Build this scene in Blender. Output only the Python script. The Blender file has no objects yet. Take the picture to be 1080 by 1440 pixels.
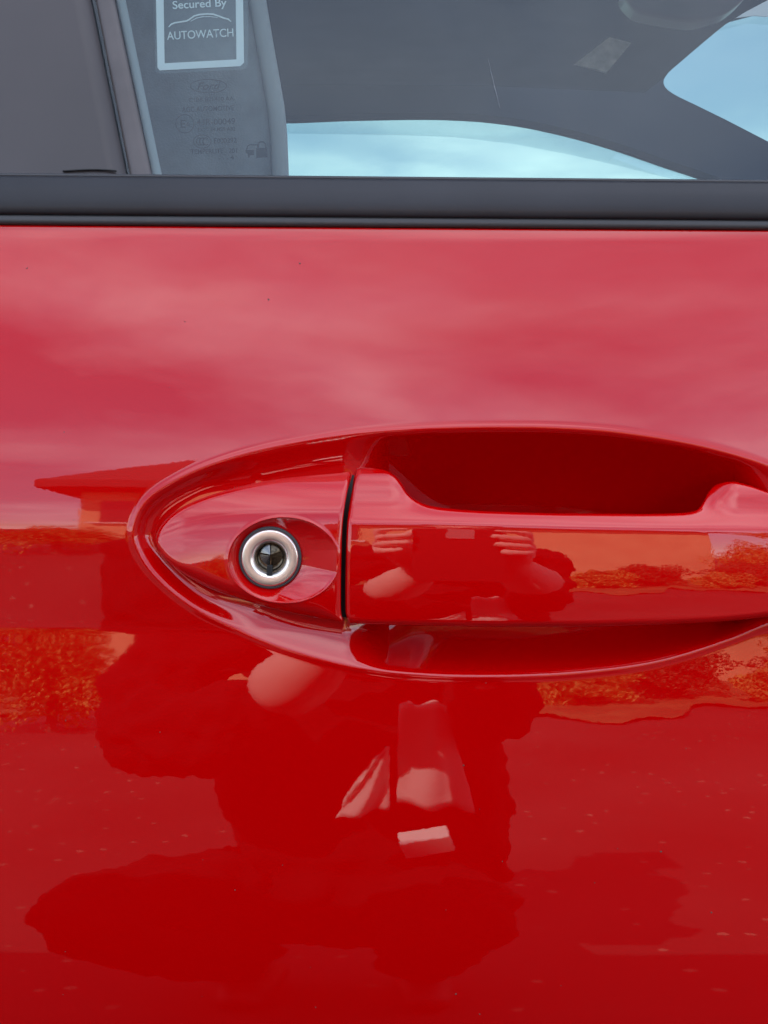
import bpy, bmesh, math, random
import numpy as np
from mathutils import Vector, Matrix
rnd = random.Random(4)
R = math.radians
SC = bpy.context.scene
COL = SC.collection

# ------------------------------------------------------------------ camera
CAM = Vector((0.0, -0.5, 0.90)); PITCH = R(5.0); FPX = 1667.0
cam = bpy.data.cameras.new('camera'); cam_o = bpy.data.objects.new('camera', cam); COL.objects.link(cam_o)
cam_o.location = CAM; cam_o.rotation_euler = (R(90) - PITCH, 0, 0)
cam.sensor_fit = 'VERTICAL'; cam.sensor_height = 24.0; cam.lens = 24.0 * FPX / 1440.0
cam.clip_start = 0.01; cam.clip_end = 2000.0
SC.camera = cam_o

# ------------------------------------------------------------------ sky, sun, exposure
SUN_EL, SUN_AZ = R(46.0), R(-31.0)          # azimuth measured from +Y towards +X (beyond the car)
world = bpy.data.worlds.new('World'); SC.world = world; world.use_nodes = True
nt = world.node_tree; N = nt.nodes; L = nt.links; N.clear()
sky = N.new('ShaderNodeTexSky'); sky.sky_type = 'NISHITA'; sky.sun_disc = False
sky.sun_elevation = SUN_EL; sky.sun_rotation = SUN_AZ; sky.air_density = 1.0; sky.dust_density = 0.2; sky.altitude = 1700; sky.ozone_density = 1.0
tc = N.new('ShaderNodeTexCoord'); sep = N.new('ShaderNodeSeparateXYZ'); L.new(tc.outputs['Generated'], sep.inputs[0])
def wmath(op, a, b=None):
    m = N.new('ShaderNodeMath'); m.operation = op
    for i, v in enumerate((a, b)):
        if v is None: continue
        if isinstance(v, (int, float)): m.inputs[i].default_value = v
        else: L.new(v, m.inputs[i])
    return m.outputs[0]
zz = wmath('ADD', wmath('MAXIMUM', sep.outputs['Z'], 0.0), 0.16)
cmb = N.new('ShaderNodeCombineXYZ'); L.new(wmath('DIVIDE', sep.outputs['X'], zz), cmb.inputs[0]); L.new(wmath('DIVIDE', sep.outputs['Y'], zz), cmb.inputs[1])
cn = N.new('ShaderNodeTexNoise'); cn.inputs['Scale'].default_value = 0.9; cn.inputs['Detail'].default_value = 7; cn.inputs['Roughness'].default_value = 0.52
cn.inputs['Distortion'].default_value = 0.3
CLOUD_OFF = (5.9, 27.1, 5.4)
coff = N.new('ShaderNodeVectorMath'); coff.operation = 'ADD'; coff.inputs[1].default_value = CLOUD_OFF
L.new(cmb.outputs[0], coff.inputs[0]); L.new(coff.outputs[0], cn.inputs['Vector'])
cr = N.new('ShaderNodeValToRGB'); cr.color_ramp.elements[0].position = 0.41; cr.color_ramp.elements[1].position = 0.78
L.new(cn.outputs['Fac'], cr.inputs[0])
cmix = N.new('ShaderNodeMix'); cmix.data_type = 'RGBA'; L.new(wmath('ADD', wmath('MULTIPLY', cr.outputs[0], 0.80), 0.04), cmix.inputs['Factor'])
L.new(sky.outputs[0], cmix.inputs['A']); cn2 = N.new('ShaderNodeTexNoise'); cn2.inputs['Scale'].default_value = 3.6; cn2.inputs['Detail'].default_value = 6; cn2.inputs['Distortion'].default_value = 0.4
L.new(coff.outputs[0], cn2.inputs['Vector'])
cr2 = N.new('ShaderNodeValToRGB'); cr2.color_ramp.elements[0].position = 0.36; cr2.color_ramp.elements[1].position = 0.64
cr2.color_ramp.elements[0].color = (0.80, 0.90, 1.12, 1); cr2.color_ramp.elements[1].color = (1.28, 1.33, 1.46, 1)
L.new(cn2.outputs['Fac'], cr2.inputs[0])
cb = N.new('ShaderNodeVectorMath'); cb.operation = 'SCALE'; cb.inputs['Scale'].default_value = 11.5
L.new(cr2.outputs[0], cb.inputs[0]); L.new(cb.outputs[0], cmix.inputs['B'])
bg = N.new('ShaderNodeBackground'); bg.inputs['Strength'].default_value = 0.11; L.new(cmix.outputs['Result'], bg.inputs[0])
wo = N.new('ShaderNodeOutputWorld'); L.new(bg.outputs[0], wo.inputs[0])
sun = bpy.data.lights.new('sun', 'SUN'); sun.energy = 4.6; sun.angle = R(0.5); sun.color = (1.0, 0.95, 0.88)
sun_o = bpy.data.objects.new('sun', sun); COL.objects.link(sun_o)
sd = Vector((math.sin(SUN_AZ) * math.cos(SUN_EL), math.cos(SUN_AZ) * math.cos(SUN_EL), math.sin(SUN_EL)))
sun_o.rotation_euler = sd.to_track_quat('Z', 'Y').to_euler(); sun_o.location = (0, 6, 8)
vs = SC.view_settings; vs.view_transform = 'Standard'; vs.look = 'None'; vs.gamma = 1.0; vs.use_curve_mapping = False
vs.exposure = 1.60
SC.cycles.max_bounces = 12; SC.cycles.transparent_max_bounces = 16; SC.cycles.glossy_bounces = 6

# ------------------------------------------------------------------ measuring helper: photo pixel + outward offset -> point
S = 0.0003                                  # metres per photo pixel on the door
cp, sp_ = math.cos(PITCH), math.sin(PITCH)
def W(px, py, p):
    """point where the sight line of photo pixel (px, py) meets the upright plane y = -p (metres outward of the door)"""
    px = np.asarray(px, float); py = np.asarray(py, float); p = np.asarray(p, float)
    a = (px - 540) / FPX; b = (720 - py) / FPX
    dx = a; dy = cp + b * sp_; dz = -sp_ + b * cp
    t = (-p - CAM.y) / dy
    return np.stack(np.broadcast_arrays(CAM.x + t * dx, CAM.y + t * dy, CAM.z + t * dz), -1)
def Wz(px, py, z):
    """the same sight line on the level plane at height z"""
    a = (px - 540) / FPX; b = (720 - py) / FPX
    dx = a; dy = cp + b * sp_; dz = -sp_ + b * cp
    t = (z - CAM.z) / dz
    return (CAM.x + t * dx, CAM.y + t * dy, z)

# ------------------------------------------------------------------ materials
def mat(name):
    m = bpy.data.materials.new(name); m.use_nodes = True
    n = m.node_tree.nodes; b = n.get('Principled BSDF'); return m, n, m.node_tree.links, b
def simple(name, col, rough=0.5, metal=0.0, spec=0.5, noise=None, bump=None, coat=0.0):
    m, n, l, b = mat(name)
    b.inputs['Base Color'].default_value = (*col, 1); b.inputs['Roughness'].default_value = rough
    b.inputs['Metallic'].default_value = metal; b.inputs['Specular IOR Level'].default_value = spec
    b.inputs['Coat Weight'].default_value = coat; b.inputs['Coat Roughness'].default_value = 0.02
    t = n.new('ShaderNodeTexCoord')
    if noise:
        sc, amt = noise
        x = n.new('ShaderNodeTexNoise'); x.inputs['Scale'].default_value = sc; x.inputs['Detail'].default_value = 6
        l.new(t.outputs['Object'], x.inputs['Vector'])
        r = n.new('ShaderNodeValToRGB')
        r.color_ramp.elements[0].position = 0.3; r.color_ramp.elements[1].position = 0.7
        r.color_ramp.elements[0].color = tuple(c * (1 - amt) for c in col) + (1,)
        r.color_ramp.elements[1].color = tuple(min(1, c * (1 + amt)) for c in col) + (1,)
        l.new(x.outputs['Fac'], r.inputs[0]); l.new(r.outputs[0], b.inputs['Base Color'])
    if bump:
        sc, st, ds = bump
        x = n.new('ShaderNodeTexNoise'); x.inputs['Scale'].default_value = sc; x.inputs['Detail'].default_value = 4
        l.new(t.outputs['Object'], x.inputs['Vector'])
        k = n.new('ShaderNodeBump'); k.inputs['Strength'].default_value = st; k.inputs['Distance'].default_value = ds
        l.new(x.outputs['Fac'], k.inputs['Height']); l.new(k.outputs[0], b.inputs['Normal'])
    return m
def paint(name, peel):
    m, n, l, b = mat(name)
    b.inputs['Base Color'].default_value = (0.51, 0.0, 0.0006, 1)
    b.inputs['Roughness'].default_value = 0.55; b.inputs['Specular IOR Level'].default_value = 0.0
    b.inputs['Coat Weight'].default_value = 1.0; b.inputs['Coat IOR'].default_value = 1.6; b.inputs['Coat Roughness'].default_value = 0.006
    t = n.new('ShaderNodeTexCoord')
    x = n.new('ShaderNodeTexNoise'); x.inputs['Scale'].default_value = 420; x.inputs['Detail'].default_value = 2
    y = n.new('ShaderNodeTexNoise'); y.inputs['Scale'].default_value = 60; y.inputs['Detail'].default_value = 2
    l.new(t.outputs['Object'], x.inputs['Vector']); l.new(t.outputs['Object'], y.inputs['Vector'])
    z = n.new('ShaderNodeTexNoise'); z.inputs['Scale'].default_value = 9; z.inputs['Detail'].default_value = 8; z.inputs['Roughness'].default_value = 0.65; l.new(t.outputs['Object'], z.inputs['Vector'])
    zr_ = n.new('ShaderNodeMapRange'); zr_.inputs[1].default_value = 0.45; zr_.inputs[2].default_value = 0.75; zr_.inputs[3].default_value = 0.004; zr_.inputs[4].default_value = 0.045
    l.new(z.outputs['Fac'], zr_.inputs[0]); l.new(zr_.outputs[0], b.inputs['Coat Roughness'])
    k = n.new('ShaderNodeBump'); k.inputs['Strength'].default_value = 1.0; k.inputs['Distance'].default_value = peel
    k2 = n.new('ShaderNodeBump'); k2.inputs['Strength'].default_value = 1.0; k2.inputs['Distance'].default_value = peel * 5
    l.new(y.outputs['Fac'], k2.inputs['Height']); l.new(x.outputs['Fac'], k.inputs['Height']); l.new(k2.outputs[0], k.inputs['Normal'])
    l.new(k.outputs[0], b.inputs['Coat Normal'])
    return m
M_PAINT = paint('red_paint', 0.0000022)
M_HPAINT = paint('red_handle_paint', 0.0000050)
M_TRIM = simple('satin_black_plastic', (0.020, 0.020, 0.024), 0.48, spec=0.36, noise=(14, 0.22), bump=(900, 0.12, 0.0002))
M_PILLAR = simple('satin_pillar_film', (0.036, 0.029, 0.030), 0.38, noise=(9, 0.25), bump=(60, 0.03, 0.001))
M_RUBBER = simple('black_rubber', (0.040, 0.040, 0.043), 0.5)
M_GREYRUB = simple('grey_rubber', (0.075, 0.066, 0.066), 0.5, noise=(40, 0.15))
M_BLACK = simple('black_gap', (0.006, 0.006, 0.006), 0.7)
M_ALU = simple('brushed_aluminium', (0.93, 0.88, 0.82), 0.30, 1.0, bump=(700, 0.05, 0.0002))
M_BRONZE = simple('dark_bronze', (0.10, 0.08, 0.055), 0.28, 1.0, noise=(900, 0.5))
M_STEEL = simple('dark_steel', (0.22, 0.21, 0.20), 0.25, 1.0)
M_CLOTH = simple('grey_seat_cloth', (0.22, 0.24, 0.26), 0.9, noise=(60, 0.2), bump=(900, 0.4, 0.001))
M_PIPING = simple('pale_seat_piping', (0.40, 0.43, 0.45), 0.8)
M_LINING = simple('dark_roof_lining', (0.020, 0.024, 0.034), 0.95, spec=0.0, noise=(20, 0.2))
M_FAR = simple('dark_far_trim', (0.012, 0.017, 0.028), 0.9, spec=0.0)
M_LABEL = simple('paper_label', (0.30, 0.30, 0.28), 0.8, noise=(90, 0.35))
M_STICK = simple('pale_sticker_ink', (0.88, 0.93, 0.94), 0.6)
M_PRINT = simple('grey_glass_print', (0.012, 0.010, 0.014), 0.7)
def glass(name, tint, rough=0.0, weight=1.0, dust_haze=0.0):
    m, n, l, b = mat(name); n.remove(b)
    out = n['Material Output']
    tr = n.new('ShaderNodeBsdfTransparent'); tr.inputs[0].default_value = (*tint, 1)
    gl = n.new('ShaderNodeBsdfGlossy'); gl.inputs['Roughness'].default_value = rough; gl.inputs[0].default_value = (0.82, 0.92, 1.0, 1)
    fr = n.new('ShaderNodeFresnel'); fr.inputs[0].default_value = 1.52
    ml = n.new('ShaderNodeMath'); ml.operation = 'MULTIPLY'; ml.inputs[1].default_value = weight; l.new(fr.outputs[0], ml.inputs[0])
    mx = n.new('ShaderNodeMixShader'); l.new(ml.outputs[0], mx.inputs[0]); l.new(tr.outputs[0], mx.inputs[1]); l.new(gl.outputs[0], mx.inputs[2])
    last = mx
    if dust_haze:                                                       # pale bluish diffuse haze mixed over the pane, uneven at random
        t = n.new('ShaderNodeTexCoord'); x = n.new('ShaderNodeTexNoise'); x.inputs['Scale'].default_value = 7; x.inputs['Detail'].default_value = 5
        l.new(t.outputs['Object'], x.inputs['Vector'])
        k = n.new('ShaderNodeMapRange'); k.inputs[1].default_value = 0.3; k.inputs[2].default_value = 0.7; k.inputs[3].default_value = dust_haze * 0.6; k.inputs[4].default_value = dust_haze * 1.4
        l.new(x.outputs['Fac'], k.inputs[0]); df = n.new('ShaderNodeBsdfDiffuse'); df.inputs[0].default_value = (0.50, 0.62, 0.80, 1)
        last = n.new('ShaderNodeMixShader'); l.new(k.outputs[0], last.inputs[0]); l.new(mx.outputs[0], last.inputs[1]); l.new(df.outputs[0], last.inputs[2])
    l.new(last.outputs[0], out.inputs[0]); return m
M_GLASS = glass('tinted_side_glass', (0.62, 0.71, 0.70), 0.0, 0.85, 0.022)
M_GLASS2 = glass('tinted_far_glass', (0.285, 0.375, 0.325))
M_SMOKE = glass('smoked_strip', (0.72, 0.80, 0.83), 0.0, 1.2)
M_FILM = glass('clear_sticker_film', (0.90, 0.92, 0.93), 0.1, 0.8)

# ------------------------------------------------------------------ object helpers
def mesh_obj(name, verts, faces, m, parent=None, smooth=True):
    me = bpy.data.meshes.new(name); me.from_pydata([tuple(map(float, v)) for v in verts], [], faces); me.update()
    if smooth: me.polygons.foreach_set('use_smooth', [True] * len(me.polygons))
    o = bpy.data.objects.new(name, me); COL.objects.link(o)
    if m: me.materials.append(m)
    if parent: o.parent = parent
    return o
def grid_faces(nr, nc, wrap=False, base=0):
    f = []
    for j in range(nr - 1):
        for i in range(nc if wrap else nc - 1):
            a = base + j * nc + i; b = base + j * nc + (i + 1) % nc
            f.append((a, b, b + nc, a + nc))
    return f
def grid_obj(name, V, m, parent=None, wrap=False, flip=False):
    nr, nc = V.shape[:2]; me = bpy.data.meshes.new(name)
    idx = np.arange(nr * nc).reshape(nr, nc)
    nx = np.roll(idx, -1, 1) if wrap else idx[:, 1:]
    a = (idx if wrap else idx[:, :-1])
    q = np.stack([a[:-1], nx[:-1], nx[1:], a[1:]], -1).reshape(-1, 4)
    if flip: q = q[:, ::-1]
    q = np.ascontiguousarray(q)
    me.vertices.add(nr * nc); me.vertices.foreach_set('co', V.reshape(-1).astype(np.float32))
    me.loops.add(q.size); me.loops.foreach_set('vertex_index', q.reshape(-1).astype(np.int32))
    me.polygons.add(len(q)); me.polygons.foreach_set('loop_start', np.arange(0, q.size, 4, dtype=np.int32))
    me.polygons.foreach_set('loop_total', np.full(len(q), 4, np.int32)) if hasattr(me.polygons[0], 'loop_total') and False else None
    me.update(calc_edges=True); me.polygons.foreach_set('use_smooth', [True] * len(q))
    me.validate()
    o = bpy.data.objects.new(name, me); COL.objects.link(o); me.materials.append(m)
    if parent: o.parent = parent
    return o
def box(name, size, m, parent=None, loc=(0, 0, 0), rot=(0, 0, 0), bev=0.0):
    bm = bmesh.new(); bmesh.ops.create_cube(bm, size=1)
    bmesh.ops.scale(bm, vec=size, verts=bm.verts)
    if bev: bmesh.ops.bevel(bm, geom=bm.edges[:], offset=bev, segments=3, affect='EDGES', profile=0.5)
    mt = Matrix.Translation(loc) @ Matrix.Rotation(rot[2], 4, 'Z') @ Matrix.Rotation(rot[1], 4, 'Y') @ Matrix.Rotation(rot[0], 4, 'X')
    bmesh.ops.transform(bm, matrix=mt, verts=bm.verts)
    me = bpy.data.meshes.new(name); bm.to_mesh(me); bm.free(); me.materials.append(m)
    if bev: me.polygons.foreach_set('use_smooth', [len(p.vertices) != 4 or p.area < 0.2 * max(q.area for q in me.polygons) for p in me.polygons])
    o = bpy.data.objects.new(name, me); COL.objects.link(o)
    if parent: o.parent = parent
    return o
def tag(o, label=None, cat=None, group=None, kind=None):
    for k, v in (('label', label), ('category', cat), ('group', group), ('kind', kind)):
        if v: o[k] = v
    return o
def empty(name, loc=(0, 0, 0)):
    o = bpy.data.objects.new(name, None); COL.objects.link(o); o.location = loc; return o
def tube_pts(pts, r, m, name, parent=None, n=8):
    pts = [Vector(p) for p in pts]; V = []
    for i, p in enumerate(pts):
        t = (pts[min(i + 1, len(pts) - 1)] - pts[max(i - 1, 0)]).normalized()
        a = t.orthogonal().normalized() if abs(t.y) > 0.9 else t.cross(Vector((0, 1, 0))).normalized(); b = t.cross(a)
        rr = r[i] if isinstance(r, (list, tuple)) else r
        V.append([p + (a * math.cos(2 * math.pi * k / n) + b * math.sin(2 * math.pi * k / n)) * rr for k in range(n)])
    return grid_obj(name, np.array([[tuple(v) for v in row] for row in V]), m, parent, wrap=True)
def interp(xs, pts):
    """smooth (monotone cubic) interpolation through pts"""
    X = np.array([p[0] for p in pts], float); Y = np.array([p[1] for p in pts], float)
    h = np.diff(X); dl = np.diff(Y) / h
    m = np.zeros_like(Y); m[0], m[-1] = dl[0], dl[-1]
    for i in range(1, len(Y) - 1):
        if dl[i - 1] * dl[i] > 0:
            w1 = 2 * h[i] + h[i - 1]; w2 = h[i] + 2 * h[i - 1]
            m[i] = (w1 + w2) / (w1 / dl[i - 1] + w2 / dl[i])
    xs = np.asarray(xs, float); xc = np.clip(xs, X[0], X[-1])
    k = np.clip(np.searchsorted(X, xc, 'right') - 1, 0, len(h) - 1)
    t = (xc - X[k]) / h[k]; t2, t3 = t * t, t ** 3
    return (2 * t3 - 3 * t2 + 1) * Y[k] + (t3 - 2 * t2 + t) * h[k] * m[k] + (-2 * t3 + 3 * t2) * Y[k + 1] + (t3 - t2) * h[k] * m[k + 1]
def closed_spline(P, n):
    P = np.array(P, float); k = len(P); out = []
    for i in range(k):
        p0, p1, p2, p3 = P[i - 1], P[i], P[(i + 1) % k], P[(i + 2) % k]
        for t in np.linspace(0, 1, 24, endpoint=False):
            out.append(0.5 * (2 * p1 + (p2 - p0) * t + (2 * p0 - 5 * p1 + 4 * p2 - p3) * t * t + (3 * p1 - p0 - 3 * p2 + p3) * t ** 3))
    out = np.array(out); d = np.r_[0, np.cumsum(np.linalg.norm(np.roll(out, -1, 0) - out, axis=1))]
    c = np.vstack([out, out[:1]]); u = np.linspace(0, d[-1], n, endpoint=False)
    return np.stack([np.interp(u, d, c[:, 0]), np.interp(u, d, c[:, 1])], 1)
def sdist(px, py, poly):
    """signed distance (positive inside) of points to a closed polyline, all in photo pixels"""
    Q = np.stack([px.ravel(), py.ravel()], 1); out = np.empty(len(Q))
    A = poly; B = np.roll(poly, -1, 0); AB = B - A; L2 = (AB ** 2).sum(1)
    for s0 in range(0, len(Q), 4000):
        q = Q[s0:s0 + 4000]
        t = np.clip(((q[:, None] - A) * AB).sum(2) / L2, 0, 1)
        d = np.sqrt((((q[:, None] - A) - t[..., None] * AB) ** 2).sum(2).min(1))
        c = (A[:, 1] > q[:, None, 1]) != (B[:, 1] > q[:, None, 1])
        xi = A[:, 0] + (q[:, None, 1] - A[:, 1]) / np.where(AB[:, 1] == 0, 1e-9, AB[:, 1]) * AB[:, 0]
        ins = (c & (q[:, None, 0] < xi)).sum(1) % 2 == 1
        out[s0:s0 + 4000] = np.where(ins, d, -d)
    return out.reshape(px.shape)
def sstep(x, a, b):
    t = np.clip((x - a) / (b - a), 0, 1); return t * t * (3 - 2 * t)

# ------------------------------------------------------------------ the car
car = empty('car', (0, 0.9, 0))
tag(car, 'glossy red car seen close up at its front door handle', 'car')
bpy.context.view_layer.update()
def keep(o):                                 # children are modelled in world coordinates
    o.matrix_parent_inverse = o.parent.matrix_world.inverted(); return o
CARI = Matrix.Translation(car.location).inverted()
def part(o):
    o.parent = car; o.matrix_parent_inverse = CARI; return o

# door skin: facing angle (degrees up) against photo row; turned into an outward offset
BELT = lambda px: 316 + (np.asarray(px, float) - 0) * 0.0070      # lower edge of the window trim
TH = [(300, 34), (318, 30), (326, 20), (340, 15.8), (420, 14), (500, 12.2), (650, 8.8), (705, 7.2), (730, 5.2), (745, 3.4), (758, 0.4), (768, -1.8), (800, -2.7), (872, -2.5),
      (884, -1.4), (889, 2.2), (894, 4.8), (905, 5.1), (960, 3.8), (1040, 2.6), (1100, 1.9), (1200, 0.5), (1300, -1.8), (1370, -4.6), (1440, -8), (1700, -11), (2400, -12), (3200, -20)]
_py = np.arange(290, 3200, 0.5); _th = np.interp(_py, [t[0] for t in TH], [t[1] for t in TH])
_k = np.ones(9) / 9; _th = np.convolve(np.pad(_th, 4, 'edge'), _k, 'valid')
_p = np.cumsum(np.tan(np.radians(_th))) * 0.5 * S; _p -= np.interp(720, _py, _p)
def p_door(px, py):
    sag = ((np.asarray(px, float) - 540) * S) ** 2 / (2 * 7.0)
    tilt = (py - 720) - (np.asarray(px, float) - 540) * 0.006
    return np.interp(tilt + 720, _py, _p) - sag

CUP = closed_spline([(187, 757), (189, 736), (198, 715), (216, 695), (246, 676), (290, 656), (350, 637), (420, 622), (500, 610), (580, 604), (660, 601), (760, 601), (840, 605),
      (900, 612), (960, 622), (1020, 636), (1080, 655), (1140, 682), (1190, 718), (1215, 752), (1222, 785), (1208, 815), (1170, 842), (1130, 860), (1080, 879), (1020, 902), (960, 922), (900, 936), (820, 946),
      (740, 951), (660, 952), (600, 950), (540, 945), (480, 935), (420, 919), (370, 902), (320, 880), (280, 860), (245, 836), (216, 809), (197, 783)], 700)
def cup_depth(px, py, e):
    """hollow behind the handle, in photo pixels of depth, from the inset distance e"""
    dt = 21 + 201 * sstep(px, 480, 650) * (1 - sstep(px, 930, 1100))
    dp = (dt - 21) / 201.0; e = np.maximum(e, 0); ef = 9.0; a = (0.52 + 0.75 * (1 - sstep(px, 265, 370)) + 1.06 * np.minimum(1, dp * 3)) / (2 * ef)
    g = np.where(e < ef, a * e * e, a * ef * ef + 2 * a * ef * (e - ef))
    n_ = 3.2 - 0.6 * dp; g = np.maximum(g, 1e-6)
    return (g ** -n_ + dt ** -n_) ** (-1 / n_)
cols = np.r_[-5200, -3600, np.arange(-2400, -300, 140), np.arange(-300, 170, 7.5), np.arange(170, 1236, 1.6), np.arange(1240, 1500, 9), np.arange(1520, 3000, 140), 4200, 5200]
rows = np.r_[np.arange(317, 340, 1.5), np.arange(340, 590, 5), np.arange(590, 962, 1.6), np.arange(963, 1460, 5), np.arange(1480, 3190, 60)]
PX, PY = np.meshgrid(cols, rows)
PYs = PY + (PX * 0.0070) * np.clip((600 - PY) / 283, 0, 1)        # top edge follows the falling belt line
E = np.full(PX.shape, -999.0)
msk = (PX > 150) & (PX < 1260) & (PYs > 560) & (PYs < 990)
E[msk] = sdist(PX[msk], PYs[msk], CUP)
bead = 1.3 * np.exp(-((E + 0.5) / 4.2) ** 2)
P = p_door(PX, PYs) - cup_depth(PX, PYs, E) * S + bead * S
Pc = P
Vd = W(np.clip(PX, -700, 1900), PYs, P)
far_ = (PX < -700) | (PX > 1900)
Vd[..., 0] = np.where(far_, (PX - 540) * S, Vd[..., 0])
door = part(grid_obj('door_panel', Vd, M_PAINT, flip=False))

# specks of dust sitting on the paint
sv, sf = [], []
for k in range(46):
    qx, qy = rnd.uniform(10, 1070), rnd.uniform(340, 1430)
    if 160 < qx and 590 < qy < 960: continue
    r_ = rnd.choice((0.6, 0.7, 0.8, 1.0, 1.4)); pz = float(p_door(qx, qy)); b0 = len(sv)
    for t in range(7):
        rr_ = r_ * (0.6 + 0.8 * rnd.random()); sv.append(W(qx + rr_ * math.cos(t * 0.9), qy + rr_ * math.sin(t * 0.9), pz + 0.00002))
    sv.append(W(qx, qy, pz + 0.0002)); sf += [(b0 + 7, b0 + t, b0 + (t + 1) % 7) for t in range(7)]
dust_haze = part(mesh_obj('dust_haze', sv, sf, simple('dust_specks', (0.10, 0.06, 0.05), 0.9), smooth=False)); dust_haze['kind'] = 'stuff'

# ---- lock cover
def ray_R(poly, c, ang):
    out = []
    A = poly - c; B = np.roll(A, -1, 0)
    for t in ang:
        d = np.array([math.cos(t), math.sin(t)])
        cr1 = A[:, 0] * d[1] - A[:, 1] * d[0]; cr2 = B[:, 0] * d[1] - B[:, 1] * d[0]
        k = np.where((cr1 <= 0) != (cr2 <= 0))[0]; best = 0
        for j in k:
            u = cr1[j] / (cr1[j] - cr2[j]); q = A[j] + u * (B[j] - A[j]); s = q @ d
            if s > best: best = s
        out.append(best)
    return np.array(out)
COVER = [(219, 763), (220, 752), (226, 740), (240, 724), (264, 709), (300, 695), (350, 681), (410, 669), (460, 661), (488, 657.5), (496, 657), (494.5, 664), (490, 685), (485, 712), (481.5, 745), (480, 790), (479.5, 835), (480, 862), (482.5, 871), (480, 874),
         (466, 872), (430, 866), (380, 855), (330, 840), (290, 825), (256, 806), (234, 787), (223, 773)]
COV = closed_spline(COVER, 900)
CC = np.array([399.0, 788.0])
def crease_c(px): return interp(px, [(200, 752), (232, 744), (262, 733), (300, 725), (360, 720), (430, 718), (500, 717)])
_v = np.arange(-140, 260, 0.5)
_tc = np.interp(_v, [-140, -70, -40, -22, -6, 4, 20, 60, 110, 150, 260], [66, 58, 46, 36, 30, 14, 10, 4.0, -1.0, -6, -14])
_tc = np.convolve(np.pad(_tc, 7, 'edge'), np.ones(15) / 15, 'valid')
_pc = np.cumsum(np.tan(np.radians(_tc))) * 0.5 * S; _pc -= np.interp(0, _v, _pc)
def p_cover(px, py):
    base = interp(px, [(200, -0.0042), (219, -0.0030), (260, -0.0010), (330, 0.0012), (420, 0.0037), (500, 0.0055)])
    k = interp(px, [(200, 0.35), (260, 0.6), (360, 0.85), (480, 1.0), (500, 1.0)])
    v = py - crease_c(px); q = np.interp(v, _v, _pc)
    return base + np.where(v < 0, q * k, q)
nA = 720; ang = np.linspace(0, 2 * math.pi, nA, endpoint=False)
Rout = ray_R(COV, CC, ang)
dr = np.array([78.0 / math.sqrt(math.cos(t) ** 2 + (math.sin(t) * 78 / 60.5) ** 2) for t in ang])
dr = np.minimum(dr, Rout - 6)
LC = np.array([380.0, 784.0]); LR = 44.0
rings = []
ks = np.r_[0, np.linspace(0.004, 0.06, 10), np.linspace(0.08, 0.92, 40), np.linspace(0.935, 1, 8)]
for k in ks:                                                       # cover outline inwards to the dish rim
    r = Rout + (dr - Rout) * k; rings.append((CC[0] + r * np.cos(ang), CC[1] + r * np.sin(ang), None))
rimx, rimy = rings[-1][0], rings[-1][1]
lx, ly = LC[0] + LR * np.cos(ang), LC[1] + LR * np.sin(ang)
for k in np.r_[0.03, 0.06, 0.1, 0.15, np.linspace(0.2, 1, 16)]:
    rings.append((rimx + (lx - rimx) * k, rimy + (ly - rimy) * k, k))
V = []
for (x, y, k) in rings:
    p = p_cover(x, y)
    if k is None:
        e = sdist(x, y, COV); e = np.maximum(e, 0); rr = 7.0 + 14.0 * sstep(y - crease_c(x), 30, 75) * (1 - sstep(x, 440, 482)) * sstep(x, 225, 290)
        drop = np.where(e < rr, rr - np.sqrt(np.maximum(0, rr * rr - (rr - np.minimum(e, rr)) ** 2)), 0)
        p = p - drop * S
        rim = np.exp(-((np.hypot((x - CC[0]) / 78, (y - CC[1]) / 60.5) - 1) / 0.035) ** 2); p = p + 0.0003 * rim
    else:
        dep = 19.0 * (1 - (1 - k) ** 1.25) * min(1, k / 0.06 * 0.5 + 0.5)
        p = p * (1 - k) + (p_cover(LC[0], LC[1]) - 0.0002) * k + 0.0003 * math.exp(-(k / 0.05) ** 2) - dep * S
    V.append(W(x, y, p))
x, y, _ = rings[0]
cxm, cym = 380, 775
sk = W(x + (cxm - x) * 0.004, y + (cym - y) * 0.006, p_cover(x, y) - 0.0045)
sk2 = W(x + (cxm - x) * 0.01, y + (cym - y) * 0.012, np.full(nA, -0.013))
V = [sk2, sk] + V
cover = part(grid_obj('lock_cover', np.array(V), M_HPAINT, wrap=True, flip=False))
P_LOCK = float(p_cover(LC[0], LC[1])) - 0.0002 - 19 * S

# ---- door lock (lathe round the lock axis, all radii in photo pixels)
def lathe(name, prof, m, n=96, cx=LC[0], cy=LC[1], smooth=True):
    o = W(cx, cy, P_LOCK)
    V = []
    for r, q in prof:
        V.append([(o[0] + r * S * 0.99 * math.cos(2 * math.pi * k / n), o[1] - q * S, o[2] + r * S * 0.99 * math.sin(2 * math.pi * k / n)) for k in range(n)])
    return grid_obj(name, np.array(V), m, wrap=True)
lock = part(lathe('door_lock', [(45, -6), (45, 2.2), (44.4, 3.4), (43, 3.8), (40.4, 3.0), (37, -1)], M_RUBBER))
def sub(o, parent):
    o.parent = parent; o.matrix_parent_inverse = (Matrix.Translation(car.location)).inverted() @ Matrix.Identity(4); o.matrix_parent_inverse = parent.matrix_world.inverted(); return o
bpy.context.view_layer.update()
def face_ring():
    prof = [(40.6, -4), (40.6, 5.6), (40.0, 6.8), (38.8, 7.5), (38.4, 7.6), (27.6, 7.8), (27.0, 7.6), (22.2, 2.4), (21.6, 0.6), (21.6, -14)]
    return lathe('lock_ring', prof, M_ALU, 128)
ring = sub(face_ring(), lock)
barrel = sub(lathe('lock_barrel', [(21.5, -1.0), (20.4, -0.6), (19.2, -2.2), (18.6, -8), (15.5, -8.6), (0.01, -9.5)], M_BRONZE, 64), lock)
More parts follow.
